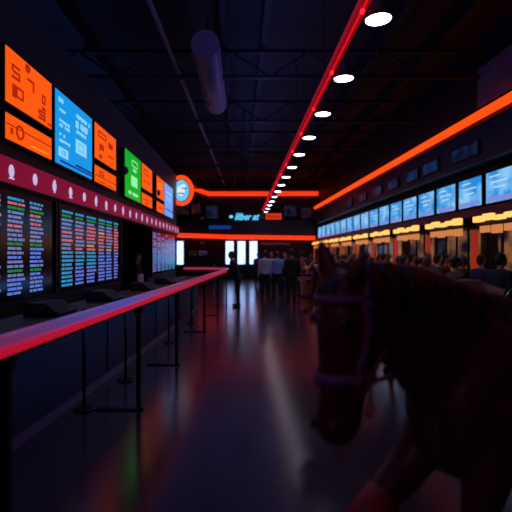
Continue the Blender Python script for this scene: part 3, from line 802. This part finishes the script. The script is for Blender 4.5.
# ------------------------------------------------------------------ people
SKIN = [mat('skin_a', (196,140,112), .55), mat('skin_b', (140,92,68), .55), mat('skin_c', (220,170,145), .55)]
HAIR = [mat('hair_dark', (24,18,16), .6), mat('hair_brown', (62,42,28), .6), mat('hair_grey', (110,104,100), .6)]
def person_proto(arms, stance=.09, lean=0, seed=0):
    """arms: for (-1,+1): list shoulder->elbow->wrist->finger direction"""
    r = empty('person')
    X, Y_, Z = Vector((1,0,0)), Vector((0,1,0)), Vector((0,0,1))
    ly = lambda z: lean*max(0, z-.9)                      # upper body leans forward (+y is the facing direction)
    def torso(mb, g=0, z0=.86, z1=1.46):
        S = [(.80,.10,.085),(.88,.165,.115),(.95,.17,.12),(1.05,.145,.105),(1.15,.15,.108),(1.27,.175,.12),(1.36,.185,.115),(1.42,.16,.095),(1.46,.085,.07),(1.49,.058,.058)]
        loft_ell(mb, [((0,ly(z),z),X,Y_,a+g,b+g) for z,a,b in S if z0 <= z <= z1], 18)
    def legs(mb, g=0):
        for s in (-1,1):
            mb.tube([(s*.085,0,.90),(s*.09,.0,.72),(s*stance,.01,.48),(s*stance*1.05,.0,.30),(s*stance*1.1,-.015,.09)], [.095+g,.083+g,.056+g,.053+g,.036+g], 12)
    def arm(mb, s, g=0, upto=3):
        sh, el, wr = [Vector(v) for v in arms[s][:3]]
        sh = sh+Vector((0,ly(sh.z),0)); el = el+Vector((0,ly(el.z),0)); wr = wr+Vector((0,ly(wr.z),0))
        pts = [sh+Vector((-s*.03,0,.01)), sh, (sh+el)/2, el, (el+wr)/2, wr][:upto*2]
        mb.tube(pts, [.05+g,.056+g,.046+g,.040+g,.036+g,.026+g][:upto*2], 10)
        return el, wr
    mb = MB(); torso(mb); legs(mb)
    hy = ly(1.6)
    mb.tube([(0,ly(1.42),1.42),(0,hy*.95,1.50),(0,hy+.01,1.57)], [.062,.054,.055], 12)
    mb.ell((0,hy+.012,1.635),.076,.094,.115)
    mb.ell((0,hy+.04,1.572),.052,.055,.05)
    mb.ell((0,hy+.108,1.625),.012,.018,.022)
    for s in (-1,1):
        mb.ell((s*.077,hy+.005,1.63),.012,.022,.032)
        mb.ell((s*stance*1.1,.05,.04),.042,.12,.04)
        el, wr = arm(mb, s)
        hd_ = Vector(arms[s][3]).normalized()
        side = hd_.cross(Y_) if abs(hd_.y) < .8 else X.copy(); side.normalize()
        pal = side.cross(hd_).normalized()
        mb.tube([wr-hd_*.01, wr+hd_*.03, wr+hd_*.08], [.024,.034,.03], 10)
    b = mb.build('body', SKIN[0], r); remesh(b, .012, 4)
    # fingers joined to the same body mesh
    bm = bmesh.new(); bm.from_mesh(b.data); f = MB(); f.bm.free(); f.bm = bm
    for s in (-1,1):
        wr = Vector(arms[s][2]); wr = wr+Vector((0,ly(wr.z),0)); hd_ = Vector(arms[s][3]).normalized()
        side = hd_.cross(Y_) if abs(hd_.y) < .8 else X.copy(); side.normalize(); pal = side.cross(hd_).normalized()
        if abs(hd_.y) < .8: side, pal = Y_.copy(), hd_.cross(Y_).normalized()*(1 if s > 0 else -1)
        for k, ln in enumerate((.068,.078,.072,.056)):
            o_ = side*(.027-.018*k); b0 = wr+hd_*.065+o_
            f.tube([b0, b0+hd_*ln*.5, b0+hd_*ln*.8+pal*.012*-s, b0+hd_*ln*.95+pal*.028*-s], [.010,.009,.008,.006], 7)
        b0 = wr+hd_*.02+side*.026
        f.tube([b0, b0+hd_*.025+side*.022, b0+hd_*.055+side*.026], [.012,.010,.007], 7)
    bm.to_mesh(b.data); bm.free()
    cl = mat('cloth_base', (60,60,70), .8, noise=(30,.2))
    mb = MB(); torso(mb, .016, .87, 1.465)
    for s in (-1,1): arm(mb, s, .016, 3 if seed != 1 else 2)
    sh = mb.build('shirt', cl, r); remesh(sh, .014, 3)
    # open cuffs and neckline read through the skin that pokes out of them
    mb = MB(); legs(mb, .016); loft_ell(mb, [((0,ly(z),z),X,Y_,a,b_) for z,a,b_ in ((.80,.12,.10),(.86,.178,.128),(.92,.186,.134),(.965,.17,.125))], 18)
    tr = mb.build('trousers', mat('trouser_base', (24,24,32), .8, noise=(30,.2)), r); remesh(tr, .014, 3)
    for s in (-1,1):
        m = MB(); m.ell((s*stance*1.1,.045,.045),.052,.14,.045); m.cyl(s*stance*1.1,-.02,.04,.11,.05)
        o = m.build('shoe', mat('shoe_leather', (18,16,18), .4), r)
        MB().ell((s*.03,hy+.098,1.642),.010,.006,.006).build('eye', mat('eye_dark', (10,8,8), .2), r)
    m = MB(); m.ell((0,hy+.092,1.59),.022,.008,.005); m.build('mouth', mat('lips', (120,60,58), .5), r)
    m = MB(); m.ell((0,hy-.006,1.66),.086,.100,.10); m.ell((0,hy-.05,1.61),.07,.055,.085)
    bmh = m.bm
    hobj = m.build('hair', HAIR[0], r)
    # trim the hair away from the face
    bm = bmesh.new(); bm.from_mesh(hobj.data)
    bmesh.ops.delete(bm, geom=[v for v in bm.verts if v.co.y > hy+.045 and v.co.z < 1.675], context='VERTS'); bm.to_mesh(hobj.data); bm.free()
    md = hobj.modifiers.new('t','SOLIDIFY'); md.thickness = .006
    return r
down = {s: [(s*.185,0,1.38),(s*.225,-.02,1.10),(s*.235,.05,.86),(0,.15,-1)] for s in (-1,1)}
phone = {1: [(.185,0,1.38),(.22,.02,1.11),(.10,.24,1.18),(-.4,.6,.5)], -1: down[-1]}
cross = {1: [(.185,0,1.38),(.24,.05,1.12),(.05,.20,1.10),(-1,.2,0)], -1: [(-.185,0,1.38),(-.24,.05,1.12),(-.06,.19,1.06),(1,.2,0)]}
rest = {1: [(.185,0,1.38),(.24,.14,1.16),(.2,.36,1.06),(0,1,-.1)], -1: [(-.185,0,1.38),(-.24,.14,1.16),(-.2,.36,1.06),(0,1,-.1)]}
PROT = [person_proto(down, .09, 0, 0), person_proto(phone, .12, .05, 1), person_proto(cross, .10, -.03, 2), person_proto(rest, .12, .30, 3)]
used = set()
def cloth(name, rgb): return mat('cloth_'+name.replace(' ','_'), rgb, .8, noise=(30,.2))
def place_person(k, x, y, rz, s, top, trou, label, group=None, skin=0, hair=0):
    src = PROT[k]
    if k in used: o = copy_tree(src)
    else: used.add(k); o = src
    o.location = (x,y,0); o.rotation_euler = (0,0,rz); o.scale = (s,s,s)
    for c in o.children:
        b = c.name.split('.')[0]
        mm = {'body': SKIN[skin], 'shirt': top, 'trousers': trou, 'hair': HAIR[hair]}.get(b)
        if mm: c.material_slots[0].link = 'OBJECT'; c.material_slots[0].material = mm
    tag(o, label, 'person', group)
T_dark = cloth('black', (20,20,26)); T_navy = cloth('navy', (26,34,60)); T_white = cloth('pale', (170,175,205)); T_blue = cloth('light blue', (120,150,205))
T_red = cloth('dark red', (110,24,34)); T_grey = cloth('grey', (86,86,98)); T_brown = cloth('brown', (86,60,46)); T_violet = cloth('violet', (70,50,100)); T_pink = cloth('pinkish', (190,120,130))
TR = cloth('charcoal', (26,26,34))
def at(px, Y): return (px-240)/443*Y
GR = 'people standing on the hall floor'
place_person(3, at(238,13.6),13.6,PI/2,.97,T_dark,TR,'person in black leaning on the far bend of the handrail',GR,1,0)
place_person(0, at(265,16.2),16.2,.2,1.0,T_white,TR,'person in pale shirt seen from behind, left of the walking group',GR,0,1)
place_person(1, at(277,16.6),16.6,-.2,.99,T_blue,TR,'person in light blue shirt in the middle of the walking group',GR,2,1)
place_person(0, at(291.5,14.6),14.6,.1,1.02,T_dark,TR,'tall person in black clothes right of the light blue shirt',GR,0,0)
place_person(2, at(271,18.6),18.6,PI,.98,T_pink,TR,'person in pinkish top standing between the two pale shirts',GR,0,2)
place_person(0, at(285,18),18.0,2.6,.97,T_brown,T_navy,'person in brown top behind the tall person in black',GR,2,1)
place_person(2, at(302,17.2),17.2,.6,1.0,T_navy,TR,'person in navy coat beside the brown horse head',GR,1,0)
place_person(1, at(258,24),24.0,PI,.98,T_brown,TR,'person in brown by the right glass door',GR,1,0)
# staff member behind the counter
place_person(0, -2.5,10.75,-PI/2+.1,.93,T_dark,TR,'person in dark top and pale bib apron in the dark doorway',None,0,0)
staff = [o for o in bpy.data.objects if 'bib apron' in str(o.get('label',''))][0]
MB().rings([[(math.sin(a)*.21,math.cos(a)*.17-.015*abs(math.sin(a)),z) for a in [(-1.25+2.5*k/10) for k in range(11)]]+[(math.sin(a)*.2,math.cos(a)*.16-.015*abs(math.sin(a)),z) for a in [(1.25-2.5*k/10) for k in range(11)]] for z in (.5,.9,1.2)]).build('apron', cloth('apron',(225,215,225)), staff)
ap = bpy.data.objects.new('dummy', None)
# crowd by the right windows
GRC = 'crowd at the betting windows'
tops = [('black',T_dark),('navy',T_navy),('grey',T_grey),('dark red',T_red),('violet',T_violet),('brown',T_brown)]
random.seed(21); n = 0; seen = set(); spots = []
for row, xr in enumerate((-.98,-1.5,-2.05)):
    y = 6.9+row*.35
    while y < 24:
        nm, tp = tops[(n*5+row) % 6]
        w = int((y-7.3)/2.36); w = max(0, min(8, w))
        y2 = y+random.uniform(-.12,.12)
        x = 5.9-y2*10/443+xr+random.uniform(-.09,.09)
        if row == 2 and random.random() < .35: y += .9; continue
        pos = ['at the counter','second in line','at the back of the queue'][row]
        lb = 'person in %s top %s by the %s betting window' % (nm, pos, ORD[w])
        if lb in seen:
            nm, tp = next(((a,b) for a,b in tops if 'person in %s top %s by the %s betting window' % (a,pos,ORD[w]) not in seen), (nm,tp))
            lb = 'person in %s top %s by the %s betting window' % (nm, pos, ORD[w])
        if any((x-a_)**2+(y2-b_)**2 < .3 for a_, b_ in spots): y += .3; continue
        spots.append((x,y2)); seen.add(lb)
        place_person(random.choice((0,1,2)), x, y2, -PI/2+random.uniform(-.5,.5)+(PI if random.random() < .15 else 0), random.uniform(.86,.95), tp, TR if n % 2 else T_navy, lb, GRC, n % 3, (n*2) % 3)
        n += 1; y += random.uniform(.75,1.2)
bpy.data.objects.remove(ap)

# brown tub chair and barrier beyond the horse's back
tc_ = empty('tub_chair', (at(481,6.6),6.6,0), .2, 1.1)
lea = mat('brown_leather', (120,66,50), .45, noise=(12,.15))
m = MB(); n = 22
def arc(r, z, z2):
    return None
outer = []
for k in range(n+1):
    a = PI*(-.08)+PI*1.16*k/n
    c, s_ = math.cos(a), math.sin(a); top = .96+.12*max(0, s_)
    outer.append([(c*.30,s_*.28,.25),(c*.37,s_*.35,.3),(c*.38,s_*.36,top-.05),(c*.35,s_*.33,top),(c*.31,s_*.29,top-.03),(c*.29,s_*.27,.6)])
m.rings(outer); m = m.build('backrest', lea, tc_)
MB().ell((0,-.04,.60),.29,.29,.08).build('seat', lea, tc_)
MB().cyl(0,0,.25,.56,.28).build('seat_base', lea, tc_)
MB().cyl(0,0,.03,.25,.03).build('pedestal', M_steel, tc_); MB().cyl(0,0,0,.03,.24,.2).build('base', M_steel, tc_)
tag(tc_, 'rounded brown leather tub chair just past the dark horse back', 'chair')
br = empty('crowd_barrier', (at(505,6.0)-.05,5.9,0), .12)
gm = mat('galvanised', (110,120,150), .35, .8)
MB().tube([(0,0,.05),(0,0,1.0),(.08,0,1.1),(1.7,0,1.1),(1.78,0,1.0),(1.78,0,.05)], .022, 10).build('frame', gm, br)
m = MB()
for k in range(12): m.tube([(.14+k*.137,0,.22),(.14+k*.137,0,1.1)], .008, 6)
m.tube([(0,0,.22),(1.78,0,.22)], .015, 8); m.tube([(0,0,.95),(1.78,0,.95)], .012, 8)
m.build('bars', gm, br)
for x in (.12,1.66): MB().box(x-.02,x+.02,-.28,.28,0,.05).build('foot', gm, br)
tag(br, 'bluish metal crowd barrier at the right edge behind the horse', 'barrier')

# ------------------------------------------------------------------ lights
def area(name, loc, rot, sx, sy, e, c):
    l = bpy.data.lights.new(name, 'AREA'); l.shape = 'RECTANGLE'; l.size = sx; l.size_y = sy; l.energy = e; l.color = c
    o = bpy.data.objects.new(name, l); COL.objects.link(o); o.location = loc; o.rotation_euler = rot
    return o
area('added_blue_fill', (-4.6,10,5.2), (PI,0,0), 1.5, 14, 34, (.15,.3,1))  # added blue fill without a fitting, aimed up at the left ceiling
area('added_counter_fill', (-1.0,6.6,1.0), (0,math.radians(62),math.radians(-4)), .1, 6.6, 4.2, (.06,.36,1))  # added lamp without a fitting, brightens the counter front
area('added_blue_fill', (.6,10,4.9), (PI,0,0), .6, 22, 75, (.2,.25,1))  # added upward fill for the dark ceiling, no fitting
area('added_blue_fill', (-.3,14,6.3), (0,0,0), 5, 24, 60, (.28,.28,1))  # added overhead blue fill for the hall, no fitting
area('added_blue_fill', (-.6,1.2,4.4), (0,0,0), 2.5, 3, 7, (.25,.22,1))  # unseen blue fill added over the foreground
area('added_magenta_fill', (-1.5,-1.2,2.9), (math.radians(65),0,math.radians(-42)), 1.6, 1.0, 5.5, (1,.4,.85))  # unseen fill added to lift the dark horse's face and halter
w = bpy.data.worlds.new('world'); SC.world = w; w.use_nodes = True
w.node_tree.nodes['Background'].inputs[0].default_value = (.004,.005,.012,1)

SC.view_settings.view_transform = 'Standard'; SC.view_settings.look = 'None'; SC.view_settings.gamma = 1; SC.view_settings.use_curve_mapping = False
SC.view_settings.exposure = 0
SC.cycles.use_denoising = True
SC.cycles.max_bounces = 6
SC.cycles.sample_clamp_indirect = 3
SC.cycles.use_light_tree = True
